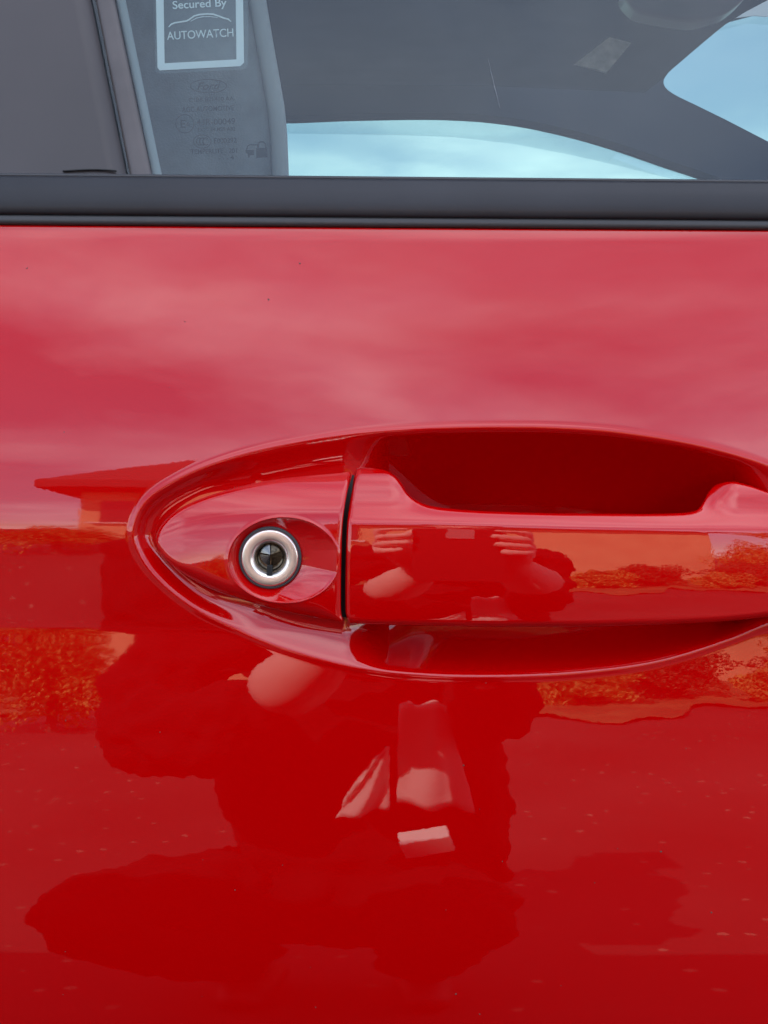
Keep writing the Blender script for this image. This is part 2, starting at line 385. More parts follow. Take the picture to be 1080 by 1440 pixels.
# shutter: a shallow cone of four uneven steel flaps
o = W(LC[0] + 0.5, LC[1] - 3, P_LOCK)
for i, (a0, a1, m) in enumerate(((20, 88, M_BRONZE), (96, 168, M_STEEL), (176, 262, M_STEEL), (270, 352, M_BRONZE))):
    vs_, r = [], 15.5
    for t in np.linspace(R(a0), R(a1), 7):
        vs_.append((o[0] + r * S * math.cos(t), o[1] + 7.2 * S, o[2] + r * S * math.sin(t)))
    am = R((a0 + a1) / 2)
    tip = (o[0] + 1.2 * S * math.cos(am), o[1] + (2.2 + i * 0.5) * S, o[2] + 1.2 * S * math.sin(am))
    n = len(vs_); back = [(v[0], v[1] + 3 * S, v[2]) for v in vs_]
    fs = [(n * 2, k, k + 1) for k in range(n - 1)] + [(k, k + n, k + n + 1, k + 1) for k in range(n - 1)]
    sub(mesh_obj('shutter_flap', vs_ + back + [tip], fs, m, smooth=False), lock)
key = sub(box('key_notch', (7.6 * S, 9 * S, 15 * S), M_BLACK, loc=tuple(W(LC[0] - 0.5, LC[1] + 18, P_LOCK + 2.2 * S)), bev=0.8 * S), lock)

# ---- door handle: closed sections along its length
Tt = [(470, 660), (500, 657.5), (522, 657.5), (540, 660.5), (553, 667), (562, 678), (571, 692), (584, 703), (604, 711), (640, 716), (700, 719.5), (800, 722), (900, 722.5), (955, 721.5), (978, 718), (988, 708), (996, 692), (1008, 681), (1028, 677), (1052, 682), (1080, 692), (1120, 708), (1160, 728), (1195, 760)]
Bt = [(470, 866), (486, 871), (492, 876), (505, 877.5), (600, 880), (700, 881.5), (800, 881.5), (900, 879.5), (1000, 875), (1080, 867), (1140, 854), (1195, 820)]
Ct = [(470, 733), (500, 734), (600, 735.5), (800, 741), (1000, 744.5), (1080, 746), (1195, 765)]
xl = lambda py: interp(py, [(650, 503), (657, 502), (685, 496), (712, 491), (745, 487.5), (790, 486), (835, 485.5), (862, 486), (871, 488.5), (882, 493)])
_v = np.arange(-160, 260, 0.25)
_tm = np.interp(_v, [-160, -26, -20, -7, -1, 2, 8, 45, 80, 118, 136, 260], [62, 58, 50, 38, 26, 10, 6.2, 3.2, 0.6, -2.4, -5, -12])
_tf = np.interp(_v, [-160, -85, -72, -55, -44, -30, -18, -7, -1, 2, 8, 45, 80, 118, 136, 260], [70, 62, 46, 30, 22, 26, 38, 36, 26, 10, 6.2, 3.2, 0.6, -2.4, -5, -12])
def integ(th):
    th = np.convolve(np.pad(th, 8, 'edge'), np.ones(17) / 17, 'valid')
    q = np.cumsum(np.tan(np.radians(th))) * 0.25 * S; return q - np.interp(20, _v, q)
_qm, _qf = integ(_tm), integ(_tf)
def p_handle(px, py):
    bow = 0.0108 - ((px - 840) * S) ** 2 / (2 * 1.05)
    foot = np.maximum(1 - sstep(px, 545, 640), sstep(px, 950, 1040))
    v = py - interp(px, Ct)
    return bow + np.interp(v, _v, _qm) * (1 - foot) + np.interp(v, _v, _qf) * foot
nu = 420
u = np.r_[0, 0.0012, 0.003, 0.006, np.linspace(0.01, 1, nu - 4)]
tr = np.r_[np.linspace(0, 0.06, 12), np.linspace(0.066, 0.62, 84), np.linspace(0.63, 0.95, 34), np.linspace(0.955, 1, 14)]
U, T = np.meshgrid(u, tr, indexing='ij')
X = 486 + U * (1195 - 486)
for _ in range(3):
    top, bot = interp(X, Tt), interp(X, Bt); Y = top + (bot - top) * T
    X = xl(Y) + U * (1195 - xl(Y))
top, bot = interp(X, Tt), interp(X, Bt)
Pm = p_handle(X, Y)
def rnd_edge(e, rr): e = np.clip(e, 0, rr); return rr - np.sqrt(np.maximum(0, rr * rr - (rr - e) ** 2))
Pm = Pm - S * (rnd_edge(Y - top, 4.5) + rnd_edge(bot - Y, 9) + rnd_edge(X - xl(Y), 5))
foot = np.maximum(1 - sstep(X, 560, 660), sstep(X, 940, 1020))
mid = 0.5 * (top + bot)
pb1 = Pm - 0.004; pback = (p_handle(X, interp(X, Ct) + 30) - 0.012) * (1 - foot) + (-0.016) * foot
def back_row(j, inset, pp):
    return W(X[:, j], Y[:, j] + (mid[:, j] - Y[:, j]) * inset, pp)
front = W(X, Y, Pm)
sec = [back_row(0, 0.35, pback[:, 0]), back_row(0, 0.10, np.minimum(pback[:, 0] + 0.0015, Pm[:, 0] - 0.001)), back_row(0, 0.012, np.maximum(pb1[:, 0], pback[:, 0] + 0.003))]
sec_b = [back_row(-1, 0.012, np.maximum(pb1[:, -1], pback[:, -1] + 0.003)), back_row(-1, 0.10, np.minimum(pback[:, -1] + 0.0015, Pm[:, -1] - 0.001)), back_row(-1, 0.35, pback[:, -1])]
loop = np.concatenate([np.stack(sec, 1), front, np.stack(sec_b, 1)], 1)           # (nu, section)
endcap = loop[0].copy(); endcap[:, 1] = np.maximum(endcap[:, 1], 0.012)
loop = np.concatenate([endcap[None], loop], 0)
handle = part(grid_obj('door_handle', loop, M_HPAINT, wrap=True, flip=True))
# black strip added to paint the shade in the gap between lock cover and handle
gy = np.linspace(668, 868, 40); gx = xl(gy) - 3
gv = np.stack([W(gx - 1.5 - 4.5 * sstep(gy, 668, 720), gy, -0.004), W(gx + 1.5 + 4.5 * sstep(gy, 668, 720), gy, -0.004)], 1)
part(grid_obj('gap_shade', gv, M_BLACK))

# ---- window trim (belt seal)
xs = np.r_[-5000, -2500, np.linspace(-700, 1800, 60), 3500]
def strip(name, rows_, m, parent=None):
    V = []
    for (y0, p_) in rows_:
        v = W(np.clip(xs, -700, 1800), y0 + np.clip(xs, -700, 1800) * 0.0092 * np.clip(1 - (y0 - 240) / 330, 0, 2), p_ - ((np.clip(xs, -700, 1800) - 540) * S) ** 2 / 14)
        v[:, 0] = np.where((xs < -700) | (xs > 1800), (xs - 540) * S, v[:, 0]); V.append(v)
    return grid_obj(name, np.array(V), m, flip=False)
pt = float(np.interp(318, _py, _p))
belt = part(strip('belt_trim', [(247, pt - 0.018), (247, pt - 0.005), (247.6, pt - 0.003), (249.5, pt - 0.0018), (252, pt - 0.0014), (258, pt + 0.0004), (268, pt + 0.0019), (280, pt + 0.0029), (290, pt + 0.0033), (297, pt + 0.0030), (300.5, pt + 0.0024), (302, pt + 0.0012), (302.6, pt - 0.001)], M_TRIM))
bpy.context.view_layer.update()
sub(strip('upper_lip', [(243.2, pt - 0.020), (243.2, pt - 0.0085), (243.8, pt - 0.0068), (245.2, pt - 0.006), (247.5, pt - 0.0062), (248.4, pt - 0.008)], M_RUBBER), belt)
sub(strip('lower_lip', [(301.2, pt + 0.0002), (302.0, pt + 0.0016), (304.5, pt + 0.0019), (308, pt + 0.0022), (312, pt + 0.0022), (315, pt + 0.0012), (317, pt - 0.001), (318.5, pt - 0.006)], M_RUBBER), belt)

# ---- side window: the pane leans inwards
GY0 = 0.0125 - pt * 0 + 0.012                 # depth of the pane at the belt
GLEAN = 0.30
def G(px, py, off=0.0):
    """point of a sight line on the leaning pane (off > 0: further inside)"""
    a = (px - 540) / FPX; b = (720 - py) / FPX
    dx, dy, dz = a, cp + b * sp_, -sp_ + b * cp
    z0 = 0.985; y0 = -pt + 0.012 + off
    t = (y0 - CAM.y + GLEAN * (CAM.z - z0)) / (dy - GLEAN * dz)
    return np.array([CAM.x + t * dx, CAM.y + t * dy, CAM.z + t * dz])
gx_ = np.linspace(100, 2900, 30); gy_ = np.r_[np.linspace(300, -200, 12), np.linspace(-260, -900, 6)]
pane = part(grid_obj('window_glass', np.array([[G(x - (300 - y) * 0.24 + 20 if x == gx_[0] else x, y) for x in gx_] for y in gy_]), M_GLASS, flip=False))
bpy.context.view_layer.update()
def poly_plate(name, pts, off, m, thick=0.0, n=None):
    V = [G(x, y, off) for x, y in pts]; k = len(V)
    f = [tuple(range(k))]
    if thick:
        V += [G(x, y, off + thick) for x, y in pts]
        f += [tuple(range(2 * k - 1, k - 1, -1))] + [(i, i + k, (i + 1) % k + k, (i + 1) % k) for i in range(k)]
    return mesh_obj(name, V, f, m, smooth=False)
def band(name, path, w, off, m, closed=False):
    P_ = np.array(path, float); V = []; n = len(P_)
    for i in range(n):
        a = P_[(i - 1) % n] if (closed or i > 0) else P_[i]; b = P_[(i + 1) % n] if (closed or i < n - 1) else P_[i]
        t = b - a; t /= np.linalg.norm(t); nn = np.array([-t[1], t[0]])
        ww = w[i] if isinstance(w, (list, tuple)) else w
        V += [G(*(P_[i] + nn * ww / 2), off), G(*(P_[i] - nn * ww / 2), off)]
    f = [(2 * i, 2 * i + 1, (2 * i + 3) % (2 * n), (2 * i + 2) % (2 * n)) for i in range(n if closed else n - 1)]
    return mesh_obj(name, V, f, m, smooth=False)
def text(name, s, x0, x1, y_base, h, off, m, rot=0.0, shear=0.0, bold=0.016):
    """flat lettering printed on the pane between photo columns x0..x1, cap height h"""
    c = bpy.data.curves.new(name, 'FONT'); c.body = s; c.size = 1.0; c.fill_mode = 'FRONT'; c.shear = shear; c.offset = bold
    o = bpy.data.objects.new(name, c); COL.objects.link(o); bpy.context.view_layer.update()
    dg = bpy.context.evaluated_depsgraph_get(); me = bpy.data.meshes.new_from_object(o.evaluated_get(dg))
    bpy.data.objects.remove(o)
    co = np.array([v.co[:] for v in me.vertices])
    w = co[:, 0].max() - co[:, 0].min(); cap = 0.70
    x = (co[:, 0] - co[:, 0].min()) / w * (x1 - x0); y = co[:, 1] / cap * h
    cr_, sr = math.cos(rot), math.sin(rot)
    for v, xx, yy in zip(me.vertices, x, y):
        v.co = G(x0 + xx * cr_ - yy * sr * -1 * -1, y_base - yy * cr_ - xx * sr, off)
    me.update(); me.name = name
    q = bpy.data.objects.new(name, me); COL.objects.link(q); me.materials.append(m); return q
OFF = 0.0012
st = [(218, -60), (220.5, 97), (228, 99.5), (342, 93.5), (346, 88), (345.5, -60)]
film = part(poly_plate('sticker', [(x + (3 if x > 300 else -2), y + (4 if y > 0 else 0)) for x, y in st], OFF + 0.0004, M_FILM))
film['label'] = 'pale framed square security sticker inside the window'
bpy.context.view_layer.update()
ov = [(218, -60), (221.5, 95), (224.5, 99), (338, 93), (343.2, 88), (341, -60)]; iv = [(229.5, -40), (231.5, 89), (231.5, 89), (332.5, 83.5), (332.5, 83.5), (331, -40)]
V_ = [G(x, y, OFF) for x, y in ov] + [G(x, y, OFF) for x, y in iv]
bf = [(i, (i + 1) % 6, (i + 1) % 6 + 6, i + 6) for i in range(6)]
sub(mesh_obj('sticker_border', V_, bf, M_STICK, smooth=False), film)
RT = R(3.0)
sub(text('sticker_lettering', 'Secured By', 243, 319, 12.5, 11, OFF, M_STICK, RT, bold=0.012), film)
sub(text('sticker_lettering', 'AUTOWATCH', 235, 328.5, 56, 11.5, OFF, M_STICK, RT, bold=0.004), film)
arc = [(237, 38), (241, 34), (246, 32), (262, 29.5), (266, 27.5), (273, 22.5), (280, 20.5), (292, 19.5), (300, 20), (310, 23.5), (315, 25.5), (321, 27), (325, 30.5)]
sub(band('car_outline_logo', arc, [1.2] + [2.2] * 11 + [1.2], OFF, M_STICK), film)
sub(band('car_outline_logo', [(268, 30), (276, 25.5), (285, 23.5), (296, 23.3), (306, 24.6)], [0.8, 1.2, 1.2, 1.0, 0.6], OFF, M_STICK), film)
# the printed glass markings
def mark(o): return sub(o, pane)
def ell(cx, cy, rx, ry, n=48): return [(cx + rx * math.cos(2 * math.pi * k / n), cy + ry * math.sin(2 * math.pi * k / n)) for k in range(n)]
bpy.context.view_layer.update()
mark(band('oval_logo', ell(293, 121, 25.5, 9.3), 1.1, OFF, M_PRINT, True))
mark(text('logo_script', 'Ford', 277, 311, 126.5, 10.5, OFF, M_PRINT, R(2), shear=0.35))
mark(text('glass_print', 'C1BB B21410 AA', 265.5, 329, 143.5, 5.8, OFF, M_PRINT, R(2.2), bold=0.01))
mark(text('glass_print', 'AGC AUTOMOTIVE', 256, 329, 157.5, 7, OFF, M_PRINT, R(1.8)))
mark(band('approval_circle', ell(260, 174, 12.6, 12.8), 1.3, OFF, M_PRINT, True))
mark(text('approval_letter', 'E', 254, 261, 179.5, 11, OFF, M_PRINT))
mark(text('approval_number', '6', 262, 266.5, 177.5, 6.5, OFF, M_PRINT))
mark(text('glass_print', '43R-00049', 276.5, 331, 176, 8.2, OFF, M_PRINT, R(1.8)))
mark(text('glass_print', 'DOT 24 M29 A82', 278.5, 331, 185, 5, OFF, M_PRINT, R(1.6)))
mark(band('safety_mark', ell(284.3, 199, 12.3, 9.2), 1.2, OFF, M_PRINT, True))
for k in range(3):
    cx = 280.5 + k * 4.6
    mark(band('safety_mark', [(cx + 4.5 * math.cos(t), 199 + 5.0 * math.sin(t)) for t in np.linspace(R(50), R(310), 14)], 1.6, OFF, M_PRINT))
mark(text('glass_print', 'E000292', 301, 333, 201.5, 7, OFF, M_PRINT, R(2)))
mark(text('glass_print', 'TEMPERLITE   201', 268, 333, 216.5, 6.5, OFF, M_PRINT, R(1.5)))
mark(text('glass_print', '. . . 4', 308, 329, 224, 5.5, OFF, M_PRINT))
# car and padlock symbol
lockp = mark(poly_plate('padlock_symbol', [(360, 208.5), (375.5, 207.5), (376, 221), (360.5, 222)], OFF, M_PRINT))
mark(band('padlock_symbol', [(362.5, 208), (363, 202), (366, 199.5), (370, 199.5), (373, 202), (374, 208)], 2.0, OFF, M_PRINT))
mark(poly_plate('car_symbol', [(345, 211), (357, 210.5), (357, 218), (352, 218.5), (351, 221.5), (348.5, 221.5), (348, 217), (346, 215)], OFF, M_PRINT))
mark(band('car_symbol', [(346.5, 211), (348.5, 205), (352, 203.5), (362, 203.5)], 1.6, OFF, M_PRINT))
for pth in ([(686, 83), (692, 108), (697, 128), (703, 152)],):
    mark(band('scratch', pth, [0.3, 0.7, 0.8, 0.3], -0.0004, simple('glass_scratch', (0.20, 0.22, 0.24), 0.6)))

# ---- black pillar cover and rubber run channel left of the pane
def gplate(name, quad, off0, off1, m, nx=8, ny=24, bulge=0.0):
    (a, b, c, d) = [np.array(q, float) for q in quad]       # tl, tr, br, bl
    V = []
    for j in np.linspace(0, 1, ny):
        l = a + (d - a) * j; r = b + (c - b) * j; row = []
        row.append(G(*l, off1))
        for i in np.linspace(0, 1, nx):
            q = l + (r - l) * i; row.append(G(*q, off0 - bulge * (1 - (2 * i - 1) ** 4)))
        row.append(G(*r, off1)); V.append(row)
    return grid_obj(name, np.array(V), m, flip=True)
part(gplate('pillar_cover', [(-900, -500), (26, -500), (181, 262), (-900, 262)], -0.0035, 0.01, M_PILLAR, 40, 30, 0.0006))
part(gplate('run_channel', [(36, -500), (56, -500), (217, 262), (186, 262)], -0.0016, 0.012, M_GREYRUB, 10, 30, 0.0012))
part(gplate('channel_backing', [(-900, -500), (70, -500), (217, 262), (-900, 262)], 0.006, 0.012, M_BLACK, 10, 4))
part(gplate('run_lip', [(60, -500), (73, -500), (231, 262), (219, 262)], 0.002, 0.006, M_PIPING, 5, 120, 0.0008))
# small loose fold of film at the foot of the pillar cover
fold = part(grid_obj('film_fold', np.array([[G(88 + t * 76, 239.2 - 2.6 * math.sin(math.pi * t) * (0.4 + 0.6 * t) + k * 2.4, -0.0042 - 0.0009 * math.sin(math.pi * k)) for t in np.linspace(0, 1, 20)] for k in np.linspace(0, 1, 5)]), M_BLACK))

# ---- cabin seen through the pane
def slab(name, pts, dep, thick, m, smooth=False):
    """an upright slab of real thickness; pts in photo pixels, dep the depth (m) of its near face"""
    V = [tuple(W(x, y, -(dep(x, y) if callable(dep) else dep))) for x, y in pts]; k = len(V)
    V += [(v[0], v[1] + thick, v[2]) for v in V]
    f = [tuple(range(k)), tuple(range(2 * k - 1, k - 1, -1))] + [(i, i + k, (i + 1) % k + k, (i + 1) % k) for i in range(k)]
    return part(mesh_obj(name, V, f, m, smooth=smooth))
# seat backrest: a padded side with a pale rounded edge
edge = [(340, -420), (352, -200), (362, -60), (371, 0), (381, 60), (390, 110), (397, 150), (401, 190), (403, 240), (404, 300), (404, 420)]
V_ = []
for (x, y) in edge:
    V_.append([tuple(W(xx, y, -(0.20 + dd))) for xx, dd in ((-140, 0.16), (0, 0.09), (120, 0.03), (220, 0.004), (x - 60, 0.0), (x - 30, 0.004), (x - 10, 0.016), (x - 2, 0.03), (x, 0.05), (x - 2, 0.16), (x - 4, 0.30))])
seat = part(grid_obj('seat_backrest', np.array(V_), M_CLOTH, flip=True))
bpy.context.view_layer.update()
sub(tube_pts([W(x - 9, y, -0.207) for x, y in edge], 0.0050, M_PIPING, 'seat_piping'), seat)
# far side: roof rail and windscreen pillar as one dark frame above the far window
arcT0 = [(200, 166), (405, 163), (500, 159.5), (600, 158), (660, 160), (720, 166), (800, 182), (870, 202), (940, 226), (1000, 246), (1040, 262), (1100, 285), (1180, 318)]
arcT = [(float(x), float(interp(x, arcT0))) for x in np.linspace(200, 1180, 60)]
scr = [(1500, 420), (1300, 315), (1180, 252), (1080, 199), (1020, 168), (975, 146), (956, 137), (946, 131.5), (939, 126.5), (935, 122), (933, 117), (933.5, 112), (936, 107.5)]
FD = 1.42
frame = [(x, y) for x, y in arcT] + [(1400, 420)] + scr + [(900, 60), (700, 70), (200, 80)]
slab('far_roof_rail', frame, FD, 0.05, M_FAR)
# roof lining: sheet rising towards the middle of the car, front edge at the windscreen
def lin(px, py):
    return Wz(px, py, 1.372) if False else None
zr = 1.345
edge_px = [(936, 107.5), (940, 102), (946, 96.5), (956, 88), (970, 76), (990, 59), (1008, 44), (1020, 34.5), (1032, 27), (1048, 17), (1080, 0)]
nodes_far = [Wz(200, 95, zr), Wz(700, 98, zr), Wz(925, 108, zr)] + [Wz(x, y, zr + 0.030 * (x - 936) / 144) for x, y in edge_px]
nodes_far = [(v[0], v[1] + (0.08 if k < 3 else 0), v[2]) for k, v in enumerate(nodes_far)]
nodes_far = [(-1.6, nodes_far[0][1], zr)] + nodes_far + [(0.62, 0.45, 1.38), (0.60, 0.22, 1.34)]
nodes_near = [(-1.6, 0.16, 1.33)] + [(x, 0.16, 1.33) for x in np.linspace(-0.4, 0.55, len(nodes_far) - 1)]
V_ = []
for t in np.linspace(0, 1, 14):
    V_.append([tuple(np.array(a) * (1 - t) + np.array(b) * t + np.array([0, 0, 0.035 * math.sin(math.pi * t)])) for a, b in zip(nodes_near, nodes_far)])
part(grid_obj('roof_lining', np.array(V_), M_LINING))
# paper label on the lining, sun visor edge / mirror shell at the top right
lp = [(857, 52), (888, 60), (853, 102), (808, 90)]
lab = slab('visor_label', lp, lambda x, y: 0.62 + (100 - y) * 0.0002, 0.002, M_LABEL)
mv = closed_spline([(888, -30), (900, 2), (930, 11), (965, 17), (990, 19), (1010, 14), (1040, 2), (1060, -30), (980, -60)], 40)
mir = slab('rear_view_mirror', [tuple(q) for q in mv], 0.66, 0.05, simple('mirror_shell', (0.10, 0.11, 0.12), 0.35), True)
# far window glass with a smoked strip along its top, windscreen glass
def pane_at(name, pts, dep, m):
    return part(mesh_obj(name, [tuple(W(x, y, -dep)) for x, y in pts], [tuple(range(len(pts)))], m, smooth=False))
pane_at('far_window', [(200, 150), (660, 150), (760, 160), (900, 195), (1060, 255), (1180, 330), (1180, 600), (200, 600)], FD + 0.03, M_GLASS2)
low = [(200, 189), (405, 188), (560, 190), (640, 193), (720, 202), (800, 217), (870, 233), (950, 253), (1040, 285), (1180, 340)]
pane_at('wind_deflector', [(200, 155), (660, 155), (760, 164), (900, 200), (1060, 262), (1180, 320)] + low[::-1], FD + 0.055, M_SMOKE)
pane_at('windscreen', [(1700, 520), (1300, 325), (1080, 210), (960, 148), (915, 128), (915, 104), (930, 90), (1000, 36), (1080, -12), (1500, -220)], FD + 0.08, M_GLASS2)
slab('shade_band', [(1090, -8), (1000, 38), (1016, 28), (1060, 22), (1120, 26), (1400, 40), (1400, -180), (1250, -100)], FD + 0.06, 0.002, simple('screen_band', (0.35, 0.42, 0.42), 0.6))

# ---- rest of the car body, out of frame: roof, far side, ends (it shades the door and the ground)
rv = []
for y in np.linspace(0.10, 1.62, 12):
    t = (y - 0.86) / 0.76
    rv.append([(x, y, 1.465 - 0.05 * t * t - 0.015 * abs(x + 0.55) ** 2) for x in np.linspace(-1.75, float(np.interp(y, [0.9, 1.2, 1.62], [0.50, 0.24, 0.10])), 14)])
part(grid_obj('roof_panel', np.array(rv), M_PAINT))
part(box('far_door', (4.0, 0.06, 0.80), M_PAINT, loc=(-0.2, 1.62, 0.60), bev=0.02))
part(box('bonnet', (1.0, 1.5, 0.10), M_PAINT, loc=(1.55, 0.85, 0.93), rot=(0, R(8), 0), bev=0.03))
part(box('tailgate', (0.08, 1.5, 0.9), M_PAINT, loc=(-1.85, 0.85, 0.85), bev=0.03))
part(box('cabin_floor', (3.4, 1.5, 0.05), M_BLACK, loc=(-0.2, 0.85, 0.28)))
part(box('dashboard', (0.5, 1.4, 0.35), M_LINING, loc=(0.95, 0.85, 0.72), bev=0.05))
part(box('door_card', (1.2, 0.03, 0.60), M_LINING, loc=(0.1, 0.075, 0.66), bev=0.01))
for wx in (-1.35, 1.25):
    for wy in (0.14, 1.52):
        wv = []
        for r, yy in ((0.05, -0.10), (0.19, -0.085), (0.20, -0.10), (0.28, -0.10), (0.305, -0.07), (0.305, 0.07), (0.28, 0.10), (0.05, 0.10)):
            wv.append([(wx + r * math.cos(t), wy + yy, 0.305 + r * math.sin(t)) for t in np.linspace(0, 2 * math.pi, 32, endpoint=False)])
        part(grid_obj('wheel', np.array(wv), M_RUBBER, wrap=True))

# ------------------------------------------------------------------ surroundings mirrored in the paint
m, n, l, b = mat('paved_ground')
t = n.new('ShaderNodeTexCoord')
n1 = n.new('ShaderNodeTexNoise'); n1.inputs['Scale'].default_value = 0.9; n1.inputs['Detail'].default_value = 8
n2 = n.new('ShaderNodeTexVoronoi'); n2.inputs['Scale'].default_value = 17
l.new(t.outputs['Object'], n1.inputs['Vector']); l.new(t.outputs['Object'], n2.inputs['Vector'])
r1 = n.new('ShaderNodeValToRGB'); r1.color_ramp.elements[0].color = (0.009, 0.005, 0.006, 1); r1.color_ramp.elements[1].color = (0.040, 0.026, 0.026, 1)
r1.color_ramp.elements[0].position = 0.35; r1.color_ramp.elements[1].position = 0.65
l.new(n1.outputs['Fac'], r1.inputs[0])
r2 = n.new('ShaderNodeValToRGB'); r2.color_ramp.elements[0].color = (1, 1, 1, 1); r2.color_ramp.elements[1].color = (0, 0, 0, 1)
r2.color_ramp.elements[0].position = 0.14; r2.color_ramp.elements[1].position = 0.20
l.new(n2.outputs['Distance'], r2.inputs[0])
n3 = n.new('ShaderNodeMath'); n3.operation = 'GREATER_THAN'; n3.inputs[1].default_value = 0.5
sx = n.new('ShaderNodeSeparateColor'); l.new(n2.outputs['Color'], sx.inputs[0]); l.new(sx.outputs[0], n3.inputs[0])
n4 = n.new('ShaderNodeMath'); n4.operation = 'MULTIPLY'; l.new(r2.outputs[0], n4.inputs[0]); l.new(n3.outputs[0], n4.inputs[1])
mx = n.new('ShaderNodeMix'); mx.data_type = 'RGBA'; n5 = n.new('ShaderNodeTexNoise'); n5.inputs['Scale'].default_value = 2.3; l.new(t.outputs['Object'], n5.inputs['Vector'])
n6 = n.new('ShaderNodeMapRange'); n6.inputs[1].default_value = 0.30; n6.inputs[2].default_value = 0.56; l.new(n5.outputs['Fac'], n6.inputs[0])
n7 = n.new('ShaderNodeMath'); n7.operation = 'MULTIPLY'; l.new(n4.outputs[0], n7.inputs[0]); l.new(n6.outputs[0], n7.inputs[1]); l.new(n7.outputs[0], mx.inputs['Factor']); l.new(r1.outputs[0], mx.inputs['A']); mx.inputs['B'].default_value = (0.22, 0.155, 0.11, 1)
l.new(mx.outputs['Result'], b.inputs['Base Color']); b.inputs['Roughness'].default_value = 0.9
M_GROUND = m
g = mesh_obj('ground', [(-400, -400, 0), (400, -400, 0), (400, 400, 0), (-400, 400, 0)], [(0, 1, 2, 3)], M_GROUND, smooth=False); tag(g, kind='structure')
M_GRASS = simple('dry_grass', (0.12, 0.095, 0.03), 0.9, noise=(3, 0.5), bump=(40, 0.6, 0.02))
gv = np.array([[(x, y, 0.012 + 0.03 * rnd.random()) for x in np.linspace(-7, 9, 160)] for y in np.linspace(-7.9, -5.0, 40)])
gv[..., 1] += np.clip((gv[..., 1] + 7.5) / 2.5, 0, 1) * (0.35 * np.sin(gv[..., 0] * 2.1) + 0.22 * np.sin(gv[..., 0] * 5.3 + 1) + 0.12 * np.sin(gv[..., 0] * 13.1))
lawn = grid_obj('lawn', gv, M_GRASS, flip=False); tag(lawn, kind='structure')
# house behind the photographer
M_WALL = simple('tan_plaster', (0.82, 0.43, 0.22), 0.9, noise=(2.5, 0.12), bump=(60, 0.3, 0.004))
M_ROOF = simple('brown_roof_tiles', (0.05, 0.025, 0.025), 0.8, noise=(8, 0.3))
M_DARKG = simple('dark_pane', (0.02, 0.022, 0.025), 0.1)
house = empty('house', (0, -9.6, 0)); tag(house, 'tan plastered house with a dark tiled roof, mirrored in the red paint', 'house')
HI = Matrix.Translation(house.location).inverted()
def hp(o): o.parent = house; o.matrix_parent_inverse = HI; return o
HX0, HX1, HY = -2.5, 3.2, -8.0
hp(box('wall', (HX1 - HX0, 3.0, 2.7), M_WALL, loc=((HX0 + HX1) / 2, HY - 1.5, 1.35)))
rx0, rx1 = HX0 - 0.25, HX1 + 0.5
hp(mesh_obj('roof', [(rx0, HY + 0.5, 2.55), (rx1, HY + 0.5, 2.55), (rx1 - 1.6, HY - 1.6, 3.7), (rx0 + 1.6, HY - 1.6, 3.7), (rx0, HY - 3.5, 2.55), (rx1, HY - 3.5, 2.55), (rx0, HY + 0.5, 2.42), (rx1, HY + 0.5, 2.42), (rx0, HY - 3.5, 2.42), (rx1, HY - 3.5, 2.42)],
    [(0, 1, 2, 3), (4, 3, 2, 5), (0, 3, 4), (1, 5, 2), (0, 6, 7, 1), (1, 7, 9, 5), (5, 9, 8, 4), (4, 8, 6, 0), (6, 8, 9, 7)], M_ROOF, smooth=False))
for wx, ww in ((-2.02, 0.6), (-0.4, 0.9)):
    wn = hp(box('window', (ww, 0.05, 0.9), M_DARKG, loc=(wx, HY + 0.02, 1.75)))
    bpy.context.view_layer.update()
    fr = box('sill', (ww + 0.2, 0.12, 0.06), simple('white_sill', (0.7, 0.68, 0.62), 0.6), loc=(wx, HY + 0.06, 1.27)); fr.parent = wn; fr.matrix_parent_inverse = wn.matrix_world.inverted()

# leafy shrubs and trees: many leaf faces spread through the crown
M_LEAF = simple('olive_leaves', (0.40, 0.25, 0.05), 0.75, noise=(4, 0.5))
M_LEAF2 = simple('green_leaves', (0.05, 0.06, 0.018), 0.75, noise=(4, 0.5))
M_BARK = simple('brown_bark', (0.07, 0.05, 0.035), 0.9, noise=(20, 0.3))
def leaves(name, centre, rad, n_, size, m, parent):
    V, F = [], []
    for i in range(n_):
        d = Vector((rnd.gauss(0, 1), rnd.gauss(0, 1), rnd.gauss(0, 1))).normalized() * (rnd.random() ** 0.4)
        k = 0.75 + 0.35 * math.sin(5 * d.x + 3 * d.z) * math.cos(4 * d.y + 2 * d.z)
        c = Vector(centre) + Vector((d.x * rad[0] * k, d.y * rad[1] * k, d.z * rad[2] * k))
        a = Vector((rnd.gauss(0, 1), rnd.gauss(0, 1), rnd.gauss(0, 1))).normalized(); b_ = a.orthogonal().normalized()
        s_ = size * (0.6 + 0.8 * rnd.random()); q = len(V)
        V += [c - a * s_, c + b_ * s_ * 0.45, c + a * s_, c - b_ * s_ * 0.45]; F.append((q, q + 1, q + 2, q + 3))
    o = mesh_obj(name, V, F, m, smooth=False); o.parent = parent; o.matrix_parent_inverse = Matrix.Translation(parent.location).inverted(); return o
def shrub(x, y, rad, m, label):
    e = empty('shrub', (x, y, 0)); tag(e, label, 'shrub')
    leaves('foliage', (x, y, rad[2] * 0.95), rad, 15000, 0.019, m, e)
    o = tube_pts([(x, y, 0), (x + 0.02, y, rad[2] * 0.6), (x + 0.05, y + 0.03, rad[2])], [0.03, 0.022, 0.01], M_BARK, 'stem'); o.parent = e; o.matrix_parent_inverse = Matrix.Translation(e.location).inverted()
shrub(-1.50, -4.2, (0.40, 0.36, 0.52), M_LEAF, 'olive shrub on bare paving mirrored at the left edge of the door')
shrub(3.4, -7.0, (0.7, 0.6, 0.8), M_LEAF, 'broad olive shrub beside the corner of the tan house')
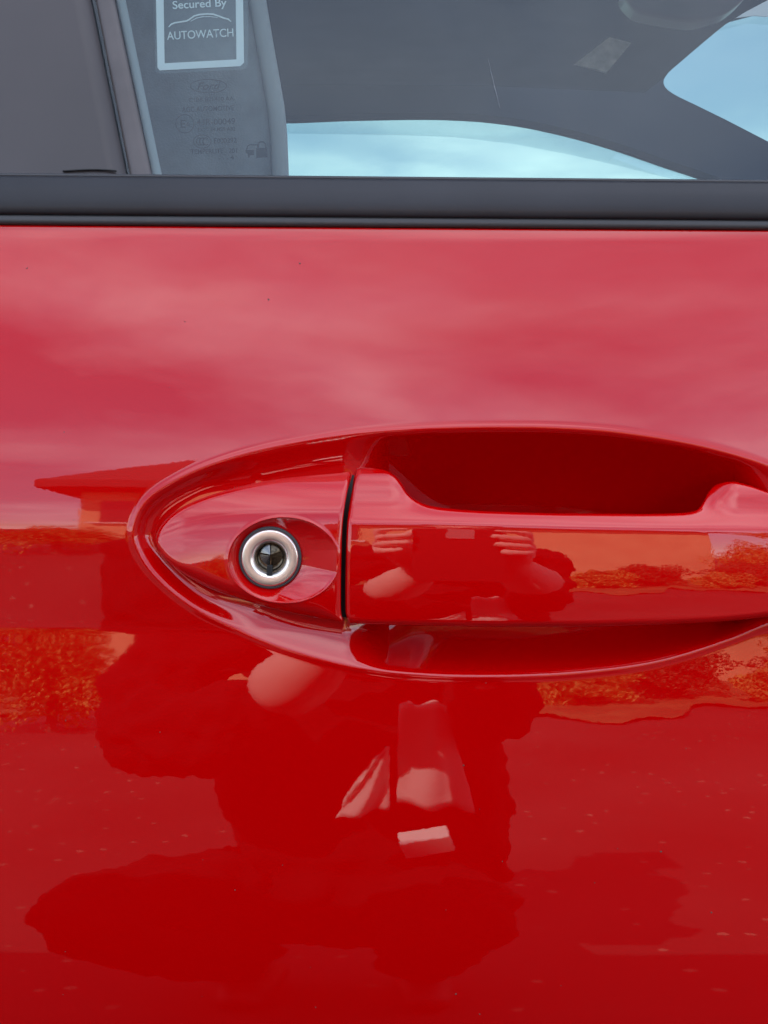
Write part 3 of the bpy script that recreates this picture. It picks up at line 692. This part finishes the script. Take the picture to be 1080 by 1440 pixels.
shrub(5.0, -7.2, (0.9, 0.7, 0.9), M_LEAF2, 'green shrub standing on the dry lawn right of the house')
for k, (x, y, r_) in enumerate(((1.15, -5.6, 0.26), (1.75, -6.1, 0.34), (2.45, -5.7, 0.24), (3.0, -6.3, 0.40))):
    shrub(x, y, (r_ * 1.5, r_ * 1.2, r_), (M_LEAF, M_LEAF2)[k % 2], ('low olive shrub on the lawn, the one nearest the middle of the house wall', 'low green shrub on the lawn between two olive ones, close to the house wall',
          'low olive shrub at the front edge of the lawn by the house corner', 'large green shrub on the lawn just before the right house corner')[k])
def tree(x, y, h, rad, m, label):
    e = empty('tree', (x, y, 0)); tag(e, label, 'tree')
    def q(o): o.parent = e; o.matrix_parent_inverse = Matrix.Translation(e.location).inverted()
    tr_ = tube_pts([(x, y, 0), (x + 0.05, y, h * 0.3), (x, y + 0.05, h * 0.6), (x + 0.1, y, h * 0.85)], [0.16, 0.12, 0.08, 0.03], M_BARK, 'trunk'); q(tr_)
    for k in range(5):
        a = k * 1.3; z = h * (0.42 + 0.08 * k)
        q(tube_pts([(x, y, z), (x + math.cos(a) * rad * 0.4, y + math.sin(a) * rad * 0.4, z + 0.5), (x + math.cos(a) * rad * 0.8, y + math.sin(a) * rad * 0.8, z + 0.8)], [0.05, 0.035, 0.012], M_BARK, 'limb'))
    leaves('crown', (x, y, h * 0.72), (rad, rad, h * 0.32), 14000, 0.04, m, e)
tree(5.6, -9.5, 3.4, 1.5, M_LEAF, 'olive leaved tree behind the lawn right of the house')
tree(8.2, -10, 4.0, 1.7, M_LEAF2, 'tall green tree at the far right of the lawn')

# ------------------------------------------------------------------ the photographer, mirrored in the door and handle
M_JACK = simple('black_jacket', (0.006, 0.005, 0.006), 1.0, spec=0.1, bump=(60, 0.3, 0.004))
M_TROU = simple('dark_trousers', (0.018, 0.014, 0.018), 0.9)
M_SHIRT = simple('pale_shirt', (0.78, 0.68, 0.64), 0.9, noise=(12, 0.12), bump=(300, 0.4, 0.002))
M_SKIN = simple('skin', (0.74, 0.50, 0.42), 0.6, noise=(30, 0.08))
M_HAIR = simple('dark_hair', (0.012, 0.010, 0.010), 0.6)
M_PHONE = simple('black_phone', (0.012, 0.012, 0.014), 0.35)
M_WHITE = simple('white_card', (0.80, 0.78, 0.75), 0.7)
pers = empty('person', (0, -0.95, 0)); tag(pers, 'crouching person in an open black jacket and pale shirt holding a phone', 'person')
PI_ = Matrix.Translation(pers.location).inverted()
def pp(o): o.parent = pers; o.matrix_parent_inverse = PI_; return o
def skin(name, joints, edges, m, root=0, sub_=2):
    me = bpy.data.meshes.new(name); me.from_pydata([j[:3] for j in joints], edges, []); me.update()
    o = bpy.data.objects.new(name, me); COL.objects.link(o); me.materials.append(m)
    sm = o.modifiers.new('skin', 'SKIN'); sm.use_smooth_shade = True
    ss = o.modifiers.new('sub', 'SUBSURF'); ss.levels = sub_; ss.render_levels = sub_
    for i, j in enumerate(joints):
        r_ = j[3] if isinstance(j[3], tuple) else (j[3], j[3])
        me.skin_vertices[0].data[i].radius = r_; me.skin_vertices[0].data[i].use_root = (i == root)
    return pp(o)
# clothed body: pelvis, spine, shoulders, arms to the cuffs, legs in a crouch
J = [(-0.05, -0.97, 0.21, (0.235, 0.18)), (-0.05, -0.96, 0.48, (0.235, 0.13)), (-0.03, -0.94, 0.66, (0.22, 0.13)), (0.0, -0.93, 0.80, (0.17, 0.10)), (0.0, -0.93, 0.87, 0.07),
     (-0.19, -0.91, 0.82, 0.085), (-0.28, -0.84, 0.71, 0.085), (-0.28, -0.77, 0.61, 0.085), (-0.19, -0.71, 0.64, 0.075), (-0.12, -0.67, 0.68, 0.058),
     (0.15, -0.91, 0.80, 0.08), (0.135, -0.84, 0.69, 0.062), (0.125, -0.77, 0.63, 0.056), (0.13, -0.70, 0.68, 0.050), (0.12, -0.64, 0.73, 0.042),
     (-0.13, -0.95, 0.25, 0.13), (-0.27, -0.79, 0.33, 0.095), (-0.37, -0.66, 0.34, 0.078), (-0.25, -0.80, 0.19, 0.095), (-0.18, -0.88, 0.07, 0.06),
     (0.06, -0.95, 0.24, 0.13), (0.08, -0.80, 0.31, 0.10), (0.065, -0.70, 0.29, 0.085), (0.06, -0.79, 0.18, 0.07), (0.05, -0.88, 0.07, 0.05), (0.03, -0.83, 0.56, (0.10, 0.10))]
Ed = [(2, 25), (0, 1), (1, 2), (2, 3), (3, 4), (3, 5), (5, 6), (6, 7), (7, 8), (8, 9), (3, 10), (10, 11), (11, 12), (12, 13), (13, 14), (0, 15), (15, 16), (16, 17), (17, 18), (18, 19), (0, 20), (20, 21), (21, 22), (22, 23), (23, 24)]
body = skin('body', J, Ed, M_JACK)
ft = bpy.data.textures.new('folds', 'CLOUDS'); ft.noise_scale = 0.055; ft.noise_depth = 3
bs = body.modifiers.new('fine', 'SUBSURF'); bs.levels = bs.render_levels = 2
dm = body.modifiers.new('folds', 'DISPLACE'); dm.texture = ft; dm.strength = 0.06; dm.mid_level = 0.5; dm.texture_coords = 'GLOBAL'
# head, neck
hv = []
skin('head', [(0.0, -0.93, 0.88, 0.055), (0.0, -0.905, 0.93, 0.055), (0.0, -0.875, 0.985, (0.062, 0.072)), (0.0, -0.875, 1.04, (0.074, 0.088)), (0.0, -0.885, 1.085, (0.06, 0.07)),
              (0.0, -0.80, 1.0, 0.012), (0.0, -0.785, 0.985, 0.011), (-0.075, -0.885, 1.01, 0.012), (0.075, -0.885, 1.01, 0.012)], [(0, 1), (1, 2), (2, 3), (3, 4), (2, 5), (5, 6), (3, 7), (3, 8)], M_SKIN)
skin('hair', [(0.0, -0.905, 1.06, (0.084, 0.09)), (0.0, -0.905, 1.10, (0.055, 0.065)), (0.0, -0.95, 1.01, (0.07, 0.05)), (0, -0.85, 1.10, (0.05, 0.03))], [(0, 1), (0, 2), (1, 3)], M_HAIR)
# bare forearms with hands: palm and five fingers closed on the phone's edges
def arm(sgn, el, wr):
    el, wr = Vector(el), Vector(wr)
    m1 = el.lerp(wr, 0.5)
    js = [(*el, 0.052), (*m1, 0.048), (*wr, 0.026)]
    palm = Vector((sgn * 0.078, -0.527, 0.855))
    js.append((*palm, (0.030, 0.018)))
    es = [(0, 1), (1, 2), (2, 3)]
    for k in range(4):
        z = 0.905 - k * 0.021; ln = (0.9, 1.0, 0.95, 0.75)[k]; q = len(js)
        js += [(sgn * 0.094, -0.520, z * 0.5 + palm.z * 0.5, 0.0100), (sgn * 0.092, -0.506, z, 0.0095), (sgn * (0.090 - 0.022 * ln), -0.496, z + 0.003, 0.0085), (sgn * (0.088 - 0.040 * ln), -0.494, z + 0.006, 0.0075)]
        es += [(3, q), (q, q + 1), (q + 1, q + 2), (q + 2, q + 3)]
    q = len(js)
    js += [(sgn * 0.070, -0.537, 0.880, 0.0115), (sgn * 0.055, -0.537, 0.898, 0.0100), (sgn * 0.038, -0.535, 0.908, 0.0085)]
    es += [(3, q), (q, q + 1), (q + 1, q + 2)]
    return skin('forearm_and_hand', js, es, M_SKIN, 0, 2)
arm(-1, (-0.120, -0.675, 0.685), (-0.045, -0.58, 0.79))
arm(1, (0.122, -0.645, 0.728), (0.075, -0.565, 0.81))
# shirt front in the open jacket: two panels with a dark placket between
def panel(name, outl, y0, m, bul=0.008):
    (tl, tr_, br, bl) = outl; V = []
    for j in np.linspace(0, 1, 14):
        a = np.array(tl) * (1 - j) + np.array(bl) * j; c = np.array(tr_) * (1 - j) + np.array(br) * j
        V.append([(a[0] * (1 - i) + c[0] * i, y0 + 0.03 * (0.5 - j) + bul * (2 * i - 1) ** 2 * -1 + 0.004 * math.sin(9 * i + 5 * j), a[1] * (1 - i) + c[1] * i + 0.004 * math.sin(11 * i)) for i in np.linspace(0, 1, 14)])
    o = grid_obj(name, np.array(V), m); md = o.modifiers.new('thick', 'SOLIDIFY'); md.thickness = 0.006; return pp(o)
panel('shirt_front', ((0.017, 0.680), (0.068, 0.683), (0.104, 0.512), (0.015, 0.522)), -0.705, M_SHIRT)
panel('shirt_front', ((-0.014, 0.590), (0.006, 0.620), (0.007, 0.517), (-0.056, 0.497)), -0.705, M_SHIRT)
for sx_, tx in ((-1, -0.17), (1, 0.05)):
    skin('shoe', [(tx, -0.93, 0.05, 0.045), (tx * 1.05, -0.83, 0.045, 0.045), (tx * 1.1, -0.72, 0.035, 0.035)], [(0, 1), (1, 2)], M_HAIR)
phone = empty('phone', (0, -0.51, 0.84)); tag(phone, 'black mobile phone in an open folio case held upright in both hands', 'phone')
def ph(o): o.parent = phone; o.matrix_parent_inverse = Matrix.Translation(phone.location).inverted(); return o
ph(box('case', (0.118, 0.009, 0.160), M_PHONE, loc=(0.008, -0.5085, 0.842), bev=0.0035))
ph(box('camera_bump', (0.034, 0.003, 0.034), simple('grey_bump', (0.25, 0.25, 0.26), 0.4), loc=(0.012, -0.5025, 0.898), bev=0.001))
card = box('small_box', (0.056, 0.024, 0.034), M_WHITE, loc=(0.047, -0.69, 0.475), rot=(R(-28), R(-14), 0), bev=0.0015)
tag(card, 'small white box hanging below the pale shirt of the crouching person', 'box')
